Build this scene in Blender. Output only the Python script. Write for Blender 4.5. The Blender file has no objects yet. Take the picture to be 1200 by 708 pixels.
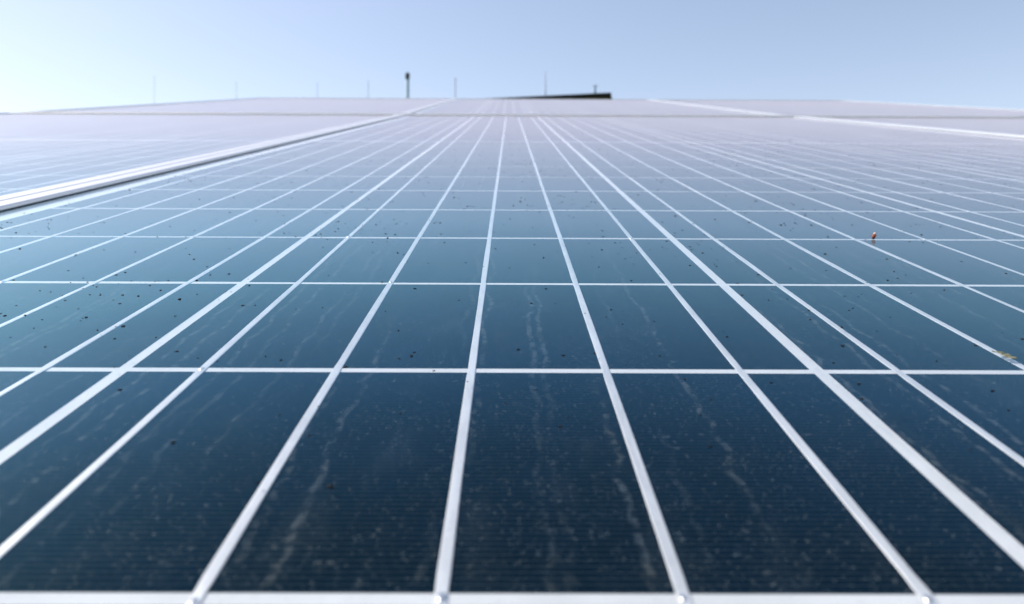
import bpy, bmesh, math, random
from mathutils import Matrix, Vector
random.seed(11)
R = math.radians
sc = bpy.context.scene
C = sc.collection

# ------------------------------------------------------------------ camera
TILT = R(16.0)                       # tilt of the solar array
LOW = 1.0                            # height of the array's lower edge (m)
ARRAY = Matrix.Translation((0, 0, LOW)) @ Matrix.Rotation(TILT, 4, 'X')
W, F = 1200.0, 870.0                 # photo width and focal length in pixels
CAM_H, PITCH, YAW, ROLL = 0.0618, R(15.85), R(-0.26), R(0.27)
cd = bpy.data.cameras.new('camera'); cam = bpy.data.objects.new('camera', cd); C.objects.link(cam)
cd.sensor_width = 36.0; cd.lens = 36.0 * F / W
cd.clip_start = 0.005; cd.clip_end = 6000
cd.dof.use_dof = True; cd.dof.focus_distance = 0.24; cd.dof.aperture_fstop = cd.lens / 1.25
CAM = (ARRAY @ Matrix.Translation((0, 0, CAM_H)) @ Matrix.Rotation(YAW, 4, 'Z')
       @ Matrix.Rotation(math.pi / 2 - PITCH, 4, 'X') @ Matrix.Rotation(ROLL, 4, 'Z'))
cam.matrix_world = CAM
sc.camera = cam

def ray(px, py):                     # photo pixel -> world direction with unit horizontal length
    d = CAM.to_3x3() @ Vector((px - 600, 354 - py, -F))
    return d / math.hypot(d.x, d.y)
EYE = CAM.translation.copy()

# ------------------------------------------------------------------ sky, sun, exposure
SUN_EL, SUN_AZ = R(50), R(-76)       # azimuth from +Y, negative = to the left
w = bpy.data.worlds.new('World'); sc.world = w; w.use_nodes = True
nt = w.node_tree; nt.nodes.clear()
sky = nt.nodes.new('ShaderNodeTexSky'); sky.sky_type = 'NISHITA'; sky.sun_disc = False
sky.sun_elevation = SUN_EL; sky.sun_rotation = SUN_AZ
sky.air_density = 1.0; sky.dust_density = 0.6; sky.ozone_density = 1.8
bg = nt.nodes.new('ShaderNodeBackground'); bg.inputs['Strength'].default_value = 0.147
wo = nt.nodes.new('ShaderNodeOutputWorld')
wb = nt.nodes.new('ShaderNodeMix'); wb.data_type = 'RGBA'; wb.blend_type = 'MULTIPLY'; wb.inputs[0].default_value = 1.0
wb.inputs[7].default_value = (1.23, 1.0, 0.86, 1.0)             # even tint of the whole sky
nt.links.new(sky.outputs[0], wb.inputs[6]); nt.links.new(wb.outputs[2], bg.inputs[0]); nt.links.new(bg.outputs[0], wo.inputs[0])
sl = bpy.data.lights.new('sun', 'SUN'); sl.energy = 2.8; sl.angle = R(0.5); sl.color = (1.0, 0.95, 0.88)
so = bpy.data.objects.new('sun', sl); C.objects.link(so)
sd = Vector((math.sin(SUN_AZ) * math.cos(SUN_EL), math.cos(SUN_AZ) * math.cos(SUN_EL), math.sin(SUN_EL)))
so.rotation_euler = (-sd).to_track_quat('-Z', 'Y').to_euler(); so.location = sd * 30
vs = sc.view_settings
vs.view_transform = 'Standard'; vs.look = 'None'; vs.gamma = 1; vs.use_curve_mapping = False
vs.exposure = 0.6

# ------------------------------------------------------------------ node helpers
class NT:
    def __init__(s, name):
        s.m = bpy.data.materials.new(name); s.m.use_nodes = True
        s.t = s.m.node_tree; s.t.nodes.clear()
        s.out = s.n('OutputMaterial')
    def n(s, kind, **kw):
        x = s.t.nodes.new('ShaderNode' + kind)
        for k, v in kw.items(): setattr(x, k, v)
        return x
    def put(s, sock, v):
        if hasattr(v, 'is_output'): s.t.links.new(v, sock)
        elif v is not None: sock.default_value = v
    def math(s, op, a, b=None, c=None, clamp=False):
        x = s.n('Math', operation=op, use_clamp=clamp)
        for i, v in enumerate((a, b, c)): s.put(x.inputs[i], v)
        return x.outputs[0]
    def ramp(s, v, lo, hi, a=0.0, b=1.0):
        x = s.n('MapRange', interpolation_type='SMOOTHSTEP')
        s.put(x.inputs[0], v); s.put(x.inputs[1], lo); s.put(x.inputs[2], hi); s.put(x.inputs[3], a); s.put(x.inputs[4], b)
        return x.outputs[0]
    def noise(s, vec, scale, detail=2.0, rough=0.5):
        x = s.n('TexNoise'); s.put(x.inputs['Vector'], vec); s.put(x.inputs['Scale'], scale)
        s.put(x.inputs['Detail'], detail); s.put(x.inputs['Roughness'], rough)
        return x.outputs['Fac']
    def mix(s, fac, a, b):
        x = s.n('Mix', data_type='RGBA'); s.put(x.inputs[0], fac); s.put(x.inputs[6], a); s.put(x.inputs[7], b)
        return x.outputs[2]
    def comb(s, x_, y_, z_):
        x = s.n('CombineXYZ')
        for i, v in enumerate((x_, y_, z_)): s.put(x.inputs[i], v)
        return x.outputs[0]
    def vmul(s, v, k):
        x = s.n('VectorMath', operation='MULTIPLY'); s.put(x.inputs[0], v); s.put(x.inputs[1], k)
        return x.outputs[0]
    def vadd(s, a, b):
        x = s.n('VectorMath', operation='ADD'); s.put(x.inputs[0], a); s.put(x.inputs[1], b)
        return x.outputs[0]
    def bump(s, h, strength, dist):
        x = s.n('Bump'); s.put(x.inputs['Strength'], strength); s.put(x.inputs['Distance'], dist); s.put(x.inputs['Height'], h)
        return x.outputs[0]
    def principled(s, color, rough, metal=0.0, spec=0.5, normal=None):
        p = s.n('BsdfPrincipled'); s.put(p.inputs['Base Color'], color); s.put(p.inputs['Roughness'], rough)
        s.put(p.inputs['Metallic'], metal); s.put(p.inputs['Specular IOR Level'], spec)
        if normal is not None: s.put(p.inputs['Normal'], normal)
        return p.outputs[0]
    def done(s, shader):
        s.t.links.new(shader, s.out.inputs[0]); return s.m
    def obj_co(s, shift=True):
        co = s.n('TexCoord').outputs['Object']
        if not shift: return co
        r = s.n('ObjectInfo').outputs['Random']
        return s.vadd(co, s.comb(s.math('MULTIPLY', r, 7.3), s.math('MULTIPLY', r, 3.1), r))

def col(*c): return (c[0], c[1], c[2], 1.0)

# ------------------------------------------------------------------ materials
def mat_cell():
    m = NT('solar_cell')
    co = m.obj_co(False)
    sep = m.n('SeparateXYZ'); m.put(sep.inputs[0], co)
    fy = m.math('FRACT', m.math('MULTIPLY', sep.outputs[1], 1 / 0.00130))
    finger = m.ramp(m.math('ABSOLUTE', m.math('SUBTRACT', fy, 0.5)), 0.03, 0.10, 1.0, 0.0)
    rnd = m.n('ObjectInfo').outputs['Random']
    sh = m.obj_co(True)
    n1 = m.noise(sh, 55, 3, 0.65)
    c = m.mix(m.ramp(n1, 0.3, 0.7), col(0.0004, 0.0032, 0.0026), col(0.0012, 0.0082, 0.0165))
    c = m.mix(m.math('MULTIPLY', rnd, 0.75), c, col(0.0012, 0.0085, 0.0200))
    c = m.mix(m.math('MULTIPLY', finger, 0.55), c, col(0.055, 0.075, 0.085))
    return m.done(m.principled(c, 0.5, 0.0, 0.0))

def mat_glass():
    m = NT('solar_glass')
    co = m.obj_co(True)
    sep = m.n('SeparateXYZ'); m.put(sep.inputs[0], co)
    x, y = sep.outputs[0], sep.outputs[1]
    # dust film with patches
    film = m.ramp(m.noise(co, 9, 4, 0.6), 0.3, 0.75, 0.0005, 0.004)
    film2 = m.ramp(m.noise(m.vmul(co, (1.0, 0.35, 1.0)), 90, 3, 0.6), 0.50, 0.80, 0.0, 0.024)
    # fine grains
    g1 = m.ramp(m.noise(co, 1700, 1, 0.5), 0.62, 0.74, 0.0, 0.11)
    g2 = m.ramp(m.noise(co, 900, 1, 0.5), 0.68, 0.76, 0.0, 0.14)
    gm = m.ramp(m.noise(co, 40, 2, 0.5), 0.35, 0.65, 0.55, 1.0)
    grains = m.math('MULTIPLY', m.math('ADD', g1, g2), gm)
    # dried water runs along the slope, wavering
    wob = m.math('MULTIPLY', m.math('SUBTRACT', m.noise(m.comb(m.math('MULTIPLY', x, 14), m.math('MULTIPLY', y, 75), 4.7), 1.0, 2, 0.55), 0.5), 0.0062)
    u = m.math('ADD', x, wob)
    vo = m.n('TexVoronoi', voronoi_dimensions='1D', feature='F1'); m.put(vo.inputs['W'], u); m.put(vo.inputs['Scale'], 125.0)
    vo.inputs['Randomness'].default_value = 0.9
    line = m.ramp(vo.outputs['Distance'], 0.035, 0.115, 1.0, 0.0)
    pres = m.ramp(m.noise(m.comb(m.math('MULTIPLY', x, 70), m.math('MULTIPLY', y, 7), 8.4), 1.0, 1, 0.5), 0.40, 0.62)
    brk = m.ramp(m.noise(co, 420, 2, 0.6), 0.40, 0.62, 0.05, 1.0)
    streak = m.math('MULTIPLY', m.math('MULTIPLY', line, pres), m.math('MULTIPLY', brk, 0.105))
    dust = m.math('ADD', m.math('ADD', film, film2), m.math('ADD', grains, streak), clamp=True)
    vs_ = m.n('TexVoronoi', voronoi_dimensions='2D', feature='F1'); m.put(vs_.inputs['Vector'], co); m.put(vs_.inputs['Scale'], 260.0)
    sc_ = m.n('SeparateColor'); m.put(sc_.inputs[0], vs_.outputs['Color'])
    spot = m.math('MULTIPLY', m.ramp(vs_.outputs['Distance'], 0.02, 0.06, 1.0, 0.0), m.ramp(sc_.outputs[0], 0.5, 1.0, 0.0, 0.22))
    dust = m.math('ADD', dust, spot, clamp=True)
    dcol = m.mix(m.ramp(m.noise(co, 60, 2), 0.4, 0.6), col(0.33, 0.41, 0.46), col(0.40, 0.45, 0.43))
    diff = m.n('BsdfDiffuse'); m.put(diff.inputs[0], dcol)
    tr = m.n('BsdfTransparent'); m.put(tr.inputs[0], col(0.955, 0.975, 0.97))
    fr = m.n('Fresnel'); bf = m.n('NewGeometry').outputs['Backfacing']
    m.put(fr.inputs[0], m.math('ADD', 1.55, m.math('MULTIPLY', bf, 1 / 1.55 - 1.55)))   # one thin sheet: same reflectance from both sides
    gl = m.n('BsdfGlossy'); cr = m.n('ValToRGB'); m.put(cr.inputs[0], fr.outputs[0])      # anti-reflective coating: weak teal when seen steeply, neutral at a slant
    el = cr.color_ramp.elements
    for q, (p_, c_) in enumerate(((0.08, (0.01, 0.12, 0.19)), (0.17, (0.11, 0.56, 0.80)), (0.28, (0.36, 0.95, 1.0)), (0.42, (0.60, 0.98, 1.0)), (0.75, (0.98, 0.93, 0.94)))):
        e = el[q] if q < 2 else el.new(p_)
        e.position = p_; e.color = col(*c_)
    m.put(gl.inputs[0], cr.outputs[0])
    m.put(gl.inputs['Roughness'], m.ramp(m.noise(co, 60, 2), 0.3, 0.7, 0.10, 0.15))
    gh = m.n('BsdfGlossy'); gh.inputs[0].default_value = col(0.55, 0.80, 1.0); gh.inputs['Roughness'].default_value = 0.38     # hazy lobe of the dusty, textured glass
    gmix = m.n('MixShader'); m.put(gmix.inputs[0], m.ramp(fr.outputs[0], 0.05, 0.22, 0.02, 0.26)); m.put(gmix.inputs[1], gl.outputs[0]); m.put(gmix.inputs[2], gh.outputs[0])
    a = m.n('MixShader'); m.put(a.inputs[0], dust); m.put(a.inputs[1], tr.outputs[0]); m.put(a.inputs[2], diff.outputs[0])
    b = m.n('MixShader'); m.put(b.inputs[0], m.math('MINIMUM', m.math('MULTIPLY', fr.outputs[0], 1.22), 0.50)); m.put(b.inputs[1], a.outputs[0]); m.put(b.inputs[2], gmix.outputs[0])
    sh = m.n('BsdfSheen'); m.put(sh.inputs['Color'], col(0.74, 0.62, 0.63)); m.put(sh.inputs['Roughness'], 0.19)   # dust film seen at a slant
    ad = m.n('AddShader'); m.put(ad.inputs[0], b.outputs[0]); m.put(ad.inputs[1], sh.outputs[0])
    return m.done(ad.outputs[0])

def mat_noise(name, c1, c2, scale, rough, metal=0.0, spec=0.5, stretch=(1, 1, 1), bump=0.0, bdist=0.001):
    m = NT(name); co = m.vmul(m.obj_co(True), stretch)
    n1 = m.noise(co, scale, 4, 0.6)
    nm = m.bump(n1, bump, bdist) if bump else None
    return m.done(m.principled(m.mix(m.ramp(n1, 0.3, 0.7), col(*c1), col(*c2)), rough, metal, spec, nm))

M = dict(
    cell=mat_cell(), glass=mat_glass(),
    backsheet=mat_noise('backsheet', (0.70, 0.70, 0.71), (0.78, 0.78, 0.79), 60, 0.6, 0, 0.3),
    ribbon=mat_noise('tinned_ribbon', (0.80, 0.79, 0.80), (0.95, 0.94, 0.94), 260, 0.36, 0.35, 0.5, (1, 0.3, 1), 0.6, 0.0004),
    solder=mat_noise('solder_bead', (0.85, 0.85, 0.86), (0.93, 0.92, 0.92), 900, 0.32, 0.9),
    alu=mat_noise('anodised_aluminium', (0.76, 0.76, 0.77), (0.84, 0.83, 0.84), 90, 0.36, 0.40, 0.5, (1, 0.05, 1), 0.05, 0.0002),
    steel=mat_noise('galvanised_steel', (0.42, 0.43, 0.44), (0.55, 0.56, 0.57), 12, 0.5, 0.7),
    mast=mat_noise('weathered_grey_paint', (0.16, 0.20, 0.24), (0.22, 0.26, 0.30), 3, 0.5),
    postpaint=mat_noise('blue_grey_paint', (0.14, 0.25, 0.30), (0.18, 0.31, 0.37), 3, 0.5),
    black=mat_noise('dark_lamp_metal', (0.012, 0.03, 0.03), (0.02, 0.045, 0.04), 8, 0.5),
    roof=mat_noise('dark_roof_felt', (0.006, 0.009, 0.008), (0.014, 0.018, 0.014), 2, 0.85, 0, 0.2),
    wall=mat_noise('olive_cladding', (0.035, 0.036, 0.012), (0.06, 0.055, 0.022), 1.5, 0.85, 0, 0.2, (1, 1, 0.2)),
    seal=mat_noise('reflection_tinted_sealant', (0.012, 0.034, 0.042), (0.022, 0.055, 0.066), 200, 0.7, 0, 0.3),  # dark seal strip; the rail's teal reflection is painted into its colour
    pane=mat_noise('window_pane', (0.02, 0.03, 0.035), (0.03, 0.04, 0.045), 2, 0.08),
    ground=mat_noise('pale_bounce_ground', (0.22, 0.21, 0.18), (0.34, 0.32, 0.28), 0.5, 0.95, 0, 0.2),  # unseen ground, made pale to bounce light onto the frame fronts
    speck=mat_noise('dark_soil_specks', (0.003, 0.004, 0.007), (0.012, 0.013, 0.016), 900, 0.9, 0, 0.2),
    paste=mat_noise('dried_smear', (0.10, 0.11, 0.05), (0.22, 0.21, 0.12), 700, 0.8, 0, 0.3, (1, 1, 1), 0.3, 0.0003),
)
def mat_seed():
    m = NT('seed_husk_skin')
    sep = m.n('SeparateXYZ'); m.put(sep.inputs[0], m.obj_co(False))
    z = sep.outputs[2]
    n1 = m.noise(m.obj_co(False), 1800, 2)
    c = m.mix(m.ramp(n1, 0.35, 0.65), col(0.42, 0.10, 0.03), col(0.20, 0.04, 0.015))
    c = m.mix(m.ramp(z, 0.0019, 0.0026), c, col(0.75, 0.55, 0.42))
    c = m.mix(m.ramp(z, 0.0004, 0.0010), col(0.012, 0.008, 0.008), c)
    return m.done(m.principled(c, 0.55))
M['seed'] = mat_seed()

# ------------------------------------------------------------------ mesh helpers
def to_mesh(bm, name, mat, smooth=False):
    me = bpy.data.meshes.new(name); bm.to_mesh(me); bm.free()
    me.materials.append(mat)
    if smooth:
        for p in me.polygons: p.use_smooth = True
    return me
def obj(name, me, parent=None):
    o = bpy.data.objects.new(name, me); C.objects.link(o)
    if parent is not None: o.parent = parent
    return o
def empty(name, mat=None):
    o = bpy.data.objects.new(name, None); o.empty_display_size = 0.1; C.objects.link(o)
    if mat is not None: o.matrix_world = mat
    return o
def tag(o, label=None, cat=None, group=None, kind=None):
    for k, v in (('label', label), ('category', cat), ('group', group), ('kind', kind)):
        if v: o[k] = v
    return o
def box(bm, a, b, bev=0.0):
    g = bmesh.ops.create_cube(bm, size=1.0)
    for v in g['verts']:
        v.co = Vector([a[i] + (v.co[i] + 0.5) * (b[i] - a[i]) for i in range(3)])
    if bev:
        es = {e for v in g['verts'] for e in v.link_edges}
        bmesh.ops.bevel(bm, geom=list(es), offset=bev, segments=1, affect='EDGES')
def tube(bm, pts, radii, n=12):      # rings around a poly-line, capped
    rings = []
    for i, p in enumerate(pts):
        p = Vector(p); a = Vector(pts[max(i - 1, 0)]); b = Vector(pts[min(i + 1, len(pts) - 1)])
        t = (b - a).normalized(); s = t.cross(Vector((0, 1, 0)) if abs(t.y) < 0.9 else Vector((1, 0, 0))).normalized(); q = t.cross(s)
        rings.append([bm.verts.new(p + radii[i] * (math.cos(2 * math.pi * k / n) * s + math.sin(2 * math.pi * k / n) * q)) for k in range(n)])
    for r0, r1 in zip(rings, rings[1:]):
        for k in range(n): bm.faces.new((r0[k], r0[(k + 1) % n], r1[(k + 1) % n], r1[k]))
    bm.faces.new(rings[0][::-1]); bm.faces.new(rings[-1])
    bmesh.ops.recalc_face_normals(bm, faces=bm.faces[:])
def box_mesh(name, a, b, mat, bev=0.0):
    bm = bmesh.new(); box(bm, a, b, bev); return to_mesh(bm, name, mat)

# ------------------------------------------------------------------ ground
bm = bmesh.new()
vsq = [bm.verts.new(p) for p in ((-2500, -2500, 0), (2500, -2500, 0), (2500, 2500, 0), (-2500, 2500, 0))]
bm.faces.new(vsq)
tag(obj('ground', to_mesh(bm, 'ground', M['ground'])), kind='structure')

# ------------------------------------------------------------------ solar panels
# local panel frame: x across, y up the slope, z out of the cells; origin at the cell field's lower left corner
PX, PY, GAPX, GAPY, MID = 0.160, 0.080, 0.0032, 0.0027, 0.008
NCOL, NROW = 6, 12
FW, FH_ = NCOL * PX, 2 * NROW * PY + MID             # cell field
MARG, RAIL, LIP = 0.0115, 0.012, 0.0041
X0, X1, Y0, Y1 = -MARG, FW + MARG, -MARG, FH_ + MARG # inside of the frame
CELL = box_mesh('solar_cell', (-(PX - GAPX) / 2, -(PY - GAPY) / 2, -0.00008), ((PX - GAPX) / 2, (PY - GAPY) / 2, 0.0), M['cell'])
BACK = box_mesh('backsheet', (X0 + 0.0002, Y0 + 0.0002, -0.0030), (X1 - 0.0002, Y1 - 0.0002, -0.0001), M['backsheet'])
bm = bmesh.new(); GZ = 0.0013
bm.faces.new([bm.verts.new((x_, y_, GZ)) for x_, y_ in ((X0 + .0001, Y0 + .0001), (X1 - .0001, Y0 + .0001), (X1 - .0001, Y1 - .0001), (X0 + .0001, Y1 - .0001))])
GLASS = to_mesh(bm, 'glass', M['glass'])
LONG = box_mesh('frame_rail_long', (-RAIL, Y0 - RAIL, -0.031), (0, Y1 + RAIL, LIP), M['alu'], 0.0006)
SHORT = box_mesh('frame_rail_short', (X0 + 0.0002, -RAIL, -0.031), (X1 - 0.0002, 0, LIP - 0.0001), M['alu'], 0.0006)

SEAL_L = box_mesh('seal', (0.00005, Y0 + 0.0009, -0.0001), (0.0008, Y1 - 0.0009, GZ + 0.0006), M['seal'])
SEAL_S = box_mesh('seal', (X0 + 0.0003, 0.00005, -0.0001), (X1 - 0.0003, 0.0008, GZ + 0.0006), M['seal'])
def ribbon_mesh(seed):
    rnd = random.Random(seed); bm = bmesh.new(); wd = 0.00080
    prof = ((-1, 0.0), (-0.84, 0.00011), (0.0, 0.00014), (0.84, 0.00011), (1, 0.0))
    rows = []; x = 0.0
    for c in range(NROW):
        roll, lift = rnd.gauss(0, 0.06), rnd.uniform(0, 0.00004)
        for t in (0.02, 0.06, 0.35, 0.65, 0.94, 0.98):
            edge = t < 0.04 or t > 0.96
            x += rnd.gauss(0, 0.00003); x *= 0.9
            wd = 0.00092 * rnd.uniform(0.93, 1.07)
            roll2 = roll + rnd.gauss(0, 0.03)
            rows.append([bm.verts.new((x + wd * a, (c + t) * PY, 0.00004 + lift + z * (0.8 if edge else 1) + max(-0.00003, wd * a * roll2))) for a, z in prof])
    for r0, r1 in zip(rows, rows[1:]):
        for k in range(len(prof) - 1): bm.faces.new((r0[k], r0[k + 1], r1[k + 1], r1[k]))
    nf = len(bm.faces)
    for c in range(1, NROW):                            # solder beads where the ribbon steps from cell to cell
        if rnd.random() < 0.35: continue
        bx, by, br, bh = rnd.gauss(0, 0.0001), c * PY + rnd.gauss(0, 0.0006), rnd.uniform(0.0005, 0.0008), rnd.uniform(0.0002, 0.0004)
        rings = [[bm.verts.new((bx + br * math.cos(e) * math.cos(t_), by + br * 1.6 * math.cos(e) * math.sin(t_), 0.00012 + bh * math.sin(e)))
                  for t_ in [q * math.pi / 4 for q in range(8)]] for e in (0, 0.5, 1.0)]
        tip = bm.verts.new((bx, by, 0.00012 + bh))
        for r0, r1 in zip(rings, rings[1:]):
            for q in range(8): bm.faces.new((r0[q], r0[(q + 1) % 8], r1[(q + 1) % 8], r1[q]))
        for q in range(8): bm.faces.new((rings[-1][q], rings[-1][(q + 1) % 8], tip))
    bm.faces.ensure_lookup_table()
    for f_ in bm.faces[nf:]: f_.material_index = 1; f_.smooth = True
    me = to_mesh(bm, 'busbar_ribbon', M['ribbon']); me.materials.append(M['solder'])
    return me
RIBBONS = [ribbon_mesh(s) for s in range(12)]
bm = bmesh.new(); box(bm, (-FW / 2 + 0.01, -0.0022, -0.00006), (FW / 2 - 0.01, 0.0022, 0.0001))
CROSS = to_mesh(bm, 'cross_ribbon', M['ribbon'])

def solar_panel(matrix, label, seed):
    rnd = random.Random(seed)
    root = empty('solar_panel', matrix)
    tag(root, label, 'solar panel', 'solar panels of the tilted array')
    obj('backsheet', BACK, root)
    obj('glass', GLASS, root)
    for x_, sx in ((X0, 0.0), (X1 + RAIL, -RAIL - 0.00085)):
        o = obj('frame_rail', LONG, root); o.location = (x_, 0, 0)
        obj('seal', SEAL_L, o).location = (sx, 0, 0)
    for y_, sy in ((Y0, 0.0), (Y1 + RAIL, -RAIL - 0.00085)):
        o = obj('frame_rail', SHORT, root); o.location = (0, y_, 0)
        obj('seal', SEAL_S, o).location = (0, sy, 0)
    for half in range(2):
        yb = half * (NROW * PY + MID)
        for i in range(NCOL):
            for j in range(NROW):
                o = obj('solar_cell', CELL, root)
                o.location = ((i + 0.5) * PX + rnd.gauss(0, 0.00012), yb + (j + 0.5) * PY + rnd.gauss(0, 0.0001), 0)
                o.rotation_euler = (0, 0, rnd.gauss(0, 0.0005))
            for b in range(5):
                o = obj('busbar_ribbon', RIBBONS[rnd.randrange(12)], root)
                o.location = ((i + 0.5) * PX + (b - 2) * 0.0309, yb, 0)
    o = obj('cross_ribbon', CROSS, root); o.location = (FW / 2, NROW * PY + MID / 2, 0)
    return root

CX = -0.0885 - PX                                     # the speckled panel's cell field starts here, across from the camera
PITCHX = X1 - X0 + 2 * RAIL + 0.0015
ROW2_Y = 2.020 + MARG + RAIL
ROW2 = Matrix.Translation((-0.007, ROW2_Y, 0.0003)) @ Matrix.Rotation(R(0.59), 4, 'X')
names = {(0, 0): 'solar panel strewn with dark dirt specks and carrying a seed husk',
         (-1, 0): 'pale glaring solar panel along the long sunward side of the dirt-specked panel',
         (1, 0): 'solar panel along the long side of the dirt-specked panel, away from the sun',
         (0, 1): 'middle solar panel of the upper row, adjoining the short end of the dirt-specked panel',
         (-1, 1): 'corner solar panel of the upper row at the sunward end of the array',
         (1, 1): 'corner solar panel of the upper row at the end away from the sun'}
k = 0
for (i, j), lab in names.items():
    base = (ROW2 if j else Matrix.Translation((0, 0, random.uniform(-0.0004, 0.0004) if i else 0)))
    solar_panel(ARRAY @ base @ Matrix.Translation((CX + i * PITCHX, 0, 0)), lab, 100 + k); k += 1

# ------------------------------------------------------------------ rack that carries the array
rk = empty('mounting_rack', ARRAY)
tag(rk, 'galvanised steel rack of beams and posts under the solar panels', 'rack')
xa, xb = CX - PITCHX - 0.03, CX + 2 * PITCHX + 0.03
for j, base in enumerate((Matrix.Identity(4), ROW2)):
    for yy in (0.42, 1.5):
        me = box_mesh('beam', (xa, yy - 0.02, -0.0735), (xb, yy + 0.02, -0.0312), M['steel'], 0.002)
        o = obj('beam', me, rk); o.matrix_local = base
        for xx in (xa + 0.3, (xa + xb) / 2, xb - 0.3):
            top = (ARRAY @ base) @ Vector((xx, yy, -0.0736))
            bm = bmesh.new(); box(bm, (-0.03, -0.03, -top.z), (0.03, 0.03, 0.0), 0.003)
            p = obj('post', to_mesh(bm, 'post', M['steel']), rk)
            p.matrix_parent_inverse = ARRAY.inverted(); p.location = top

# ------------------------------------------------------------------ dirt lying on the glass
bm = bmesh.new(); rnd = random.Random(5)
GT = GZ + 0.00002
def speck(x, y, r, squash=0.55, el=1.0, rot=0.0):
    n = 7; top = bm.verts.new((x, y, GT + r * squash)); lo = []; hi = []
    for q in range(n):
        a = 2 * math.pi * q / n; rr = r * rnd.uniform(0.75, 1.2)
        dx, dy = rr * math.cos(a) * el, rr * math.sin(a)
        dx, dy = dx * math.cos(rot) - dy * math.sin(rot), dx * math.sin(rot) + dy * math.cos(rot)
        lo.append(bm.verts.new((x + dx, y + dy, GT)))
        hi.append(bm.verts.new((x + dx * 0.8, y + dy * 0.8, GT + r * squash * rnd.uniform(0.5, 0.8))))
    for q in range(n):
        bm.faces.new((lo[q], lo[(q + 1) % n], hi[(q + 1) % n], hi[q]))
        bm.faces.new((hi[q], hi[(q + 1) % n], top))
cl = [(rnd.uniform(-0.25, 0.6), rnd.uniform(0.15, 1.0)) for _ in range(30)]
for _ in range(4200):
    if rnd.random() < 0.25:
        c = rnd.choice(cl); x, y = rnd.gauss(c[0], 0.02), rnd.gauss(c[1], 0.025)
    else: x, y = rnd.uniform(-0.255, 0.70), rnd.uniform(0.10, 1.25)
    if not (-0.26 < x < 0.72): continue
    r = min(0.00042, 0.00018 + rnd.expovariate(1 / 0.00011))
    speck(x, y, r, rnd.uniform(0.35, 0.8), rnd.uniform(0.8, 1.7), rnd.uniform(0, 3.14))
o = obj('dirt_specks', to_mesh(bm, 'dirt_specks', M['speck']))
o.matrix_world = ARRAY
tag(o, 'dark soil specks scattered over the solar glass', 'dirt', kind='stuff')

def on_glass(px, py, z=GT):          # where a photo pixel's ray meets the glass of the specked panel (array coordinates)
    inv = ARRAY.inverted(); e = inv @ EYE; d = inv.to_3x3() @ ray(px, py)
    t = (z - e.z) / d.z
    return e + d * t

# seed husk standing on the glass
bm = bmesh.new()
prof = ((0.0, 0.00025), (0.0002, 0.00055), (0.0007, 0.00072), (0.0013, 0.00082), (0.0019, 0.00076), (0.0024, 0.00055), (0.0028, 0.00028), (0.0030, 0.00008))
tube(bm, [(0.00012 * math.sin(z * 900), 0, z) for z, r in prof], [r for z, r in prof], 12)
o = obj('seed_husk', to_mesh(bm, 'seed_husk', M['seed'], True))
o.matrix_world = ARRAY @ Matrix.Translation(on_glass(1023, 280)) @ Matrix.Rotation(R(9), 4, 'Y')
tag(o, 'tiny orange-brown seed husk with pale tip standing on the solar glass', 'seed')
# dried smear beside a ribbon
bm = bmesh.new()
for q in range(9):
    speck(rnd.gauss(0, 0.0011), rnd.gauss(0, 0.0018), rnd.uniform(0.0003, 0.0009), 0.16, 1.3, rnd.uniform(0, 3))
for v in bm.verts: v.co.z -= GT - 0.00003
o = obj('dried_dropping', to_mesh(bm, 'dried_dropping', M['paste']))
o.matrix_world = ARRAY @ Matrix.Translation(on_glass(1181, 417))
tag(o, 'dried greenish dropping smeared on the glass beside a busbar ribbon', 'dropping')

# ------------------------------------------------------------------ behind the array
def at(px, py, dist): return EYE + ray(px, py) * dist

def mast(px, top_py, dist, r0, r1, mat, name, label, cat, group=None, base_z=0.0):
    p = at(px, top_py, dist); h = p.z - base_z
    root = empty(name, Matrix.Translation((p.x, p.y, base_z))); tag(root, label, cat, group)
    bm = bmesh.new(); tube(bm, [(0, 0, 0), (0, 0, h * 0.5), (0, 0, h)], [r0, (r0 + r1) / 2, r1], 10)
    obj('pole', to_mesh(bm, 'pole', mat, True), root)
    return root, h

# lamp post with lantern head
root, h = mast(477.5, 93, 27, 0.075, 0.062, M['postpaint'], 'lamp_post', 'blue-grey lamp post with dark lantern head behind the solar panels', 'lamp post')
bm = bmesh.new(); tube(bm, [(0, 0, h), (0, 0, h + .05), (0, 0, h + .16), (0, 0, h + .20), (0, 0, h + .25)], [.066, .08, .085, .08, .03], 12)
obj('lantern', to_mesh(bm, 'lantern', M['black'], True), root)
bm = bmesh.new(); tube(bm, [(0, 0, 0), (0, 0, .03), (0, 0, .035)], [.14, .14, .09], 16)
obj('base_plate', to_mesh(bm, 'base_plate', M['steel']), root)

MAST_LABELS = ('outermost thin mast, the fourth one sunward of the lamp post', 'third thin grey mast counted sunward from the lamp post',
               'second thin grey mast counted sunward from the lamp post', 'first thin grey mast on the sunward side of the lamp post',
               'thin grey mast between the lamp post and the dark building')
for (px, py, d, r), lab in zip(((181, 90, 42, .009), (277, 96, 38, .010), (372, 97, 36, .011), (431.5, 95, 33, .014), (533.5, 92, 30, .022)), MAST_LABELS):
    root, h = mast(px, py, d, r * 1.25, r, M['mast'], 'mast', lab, 'mast', 'thin masts behind the array')
    bm = bmesh.new(); tube(bm, [(0, 0, h), (0, 0, h + .03), (0, 0, h + .05)], [r * 1.2, r * 1.2, r * .3], 8)
    obj('cap', to_mesh(bm, 'cap', M['steel']), root)
    bm = bmesh.new(); tube(bm, [(0, 0, 0), (0, 0, .02)], [.12, .12], 12)
    obj('base_plate', to_mesh(bm, 'base_plate', M['steel']), root)

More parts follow.
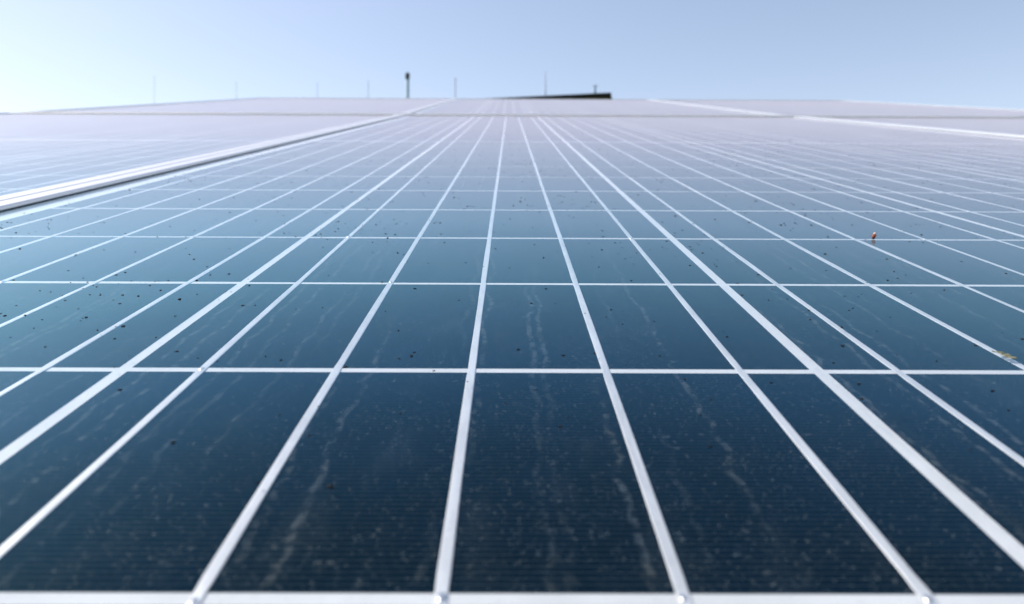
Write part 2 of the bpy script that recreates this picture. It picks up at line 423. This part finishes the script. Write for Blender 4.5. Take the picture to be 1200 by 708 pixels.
# dark flat-roofed building
pr = at(716, 108.4, 30.0); top = pr.z
pl = ray(560, 115.8); pl = EYE + pl * ((top - EYE.z) / pl.z)
dx = pl - pr; ln = math.hypot(dx.x, dx.y); ang = math.atan2(dx.y, dx.x)
BM = Matrix.Translation((pr.x, pr.y, 0)) @ Matrix.Rotation(ang, 4, 'Z')   # local x runs along the front; depth is behind
root = empty('flat_roofed_building', BM)
tag(root, 'dark flat-roofed building with olive walls showing above the solar panels', 'building')
side = 1 if (BM.to_3x3() @ Vector((0, 1, 0))).y > 0 else -1
L, D = ln + 4.0, 6.0
def ybox(name, a, b, mat, parent, bev=0.0):
    a, b = list(a), list(b); a[1] *= side; b[1] *= side
    if a[1] > b[1]: a[1], b[1] = b[1], a[1]
    return obj(name, box_mesh(name, a, b, mat, bev), parent)
ybox('wall', (0.05, 0.10, 0), (L - 0.1, D, top - 0.14), M['wall'], root)
rf = ybox('roof', (0, 0, top - 0.139), (L, D + 0.1, top), M['roof'], root, 0.01)
ybox('vent', (2.05, 1.0, top + 0.001), (2.45, 1.4, top + 0.06), M['roof'], rf, 0.01)
for q in range(4):
    x_ = 0.9 + q * 2.1
    wf = ybox('window', (x_, 0.06, 1.6), (x_ + 1.1, 0.098, 3.0), M['steel'], root, 0.004)
    ybox('pane', (x_ + 0.06, 0.045, 1.66), (x_ + 1.04, 0.058, 2.94), M['pane'], wf)
# things on its roof
def on_roof(px, depth):
    d = ray(px, 112); best = None                                         # walk the ray's plan line to the chosen depth behind the front
    n = BM.to_3x3() @ Vector((0, side, 0))
    t = ((pr + n * depth - EYE).dot(n)) / d.dot(n)
    return t
t = on_roof(639.5, 0.35)
mast(639.5, 84, t, .018, .012, M['mast'], 'mast', 'thin grey mast standing on the dark building roof', 'mast', 'thin masts behind the array', top)
t = on_roof(697.5, 0.3)
root, h = mast(697.5, 100, t, .040, .035, M['postpaint'], 'roof_aerial', 'short forked aerial on the dark building roof', 'aerial', None, top)
for s in (-1, 1):
    bm = bmesh.new(); tube(bm, [(0, 0, h * .72), (s * .05, 0, h * .85), (s * .09, 0, h * 1.04)], [.016, .016, .014], 8)
    obj('arm', to_mesh(bm, 'arm', M['postpaint'], True), root)
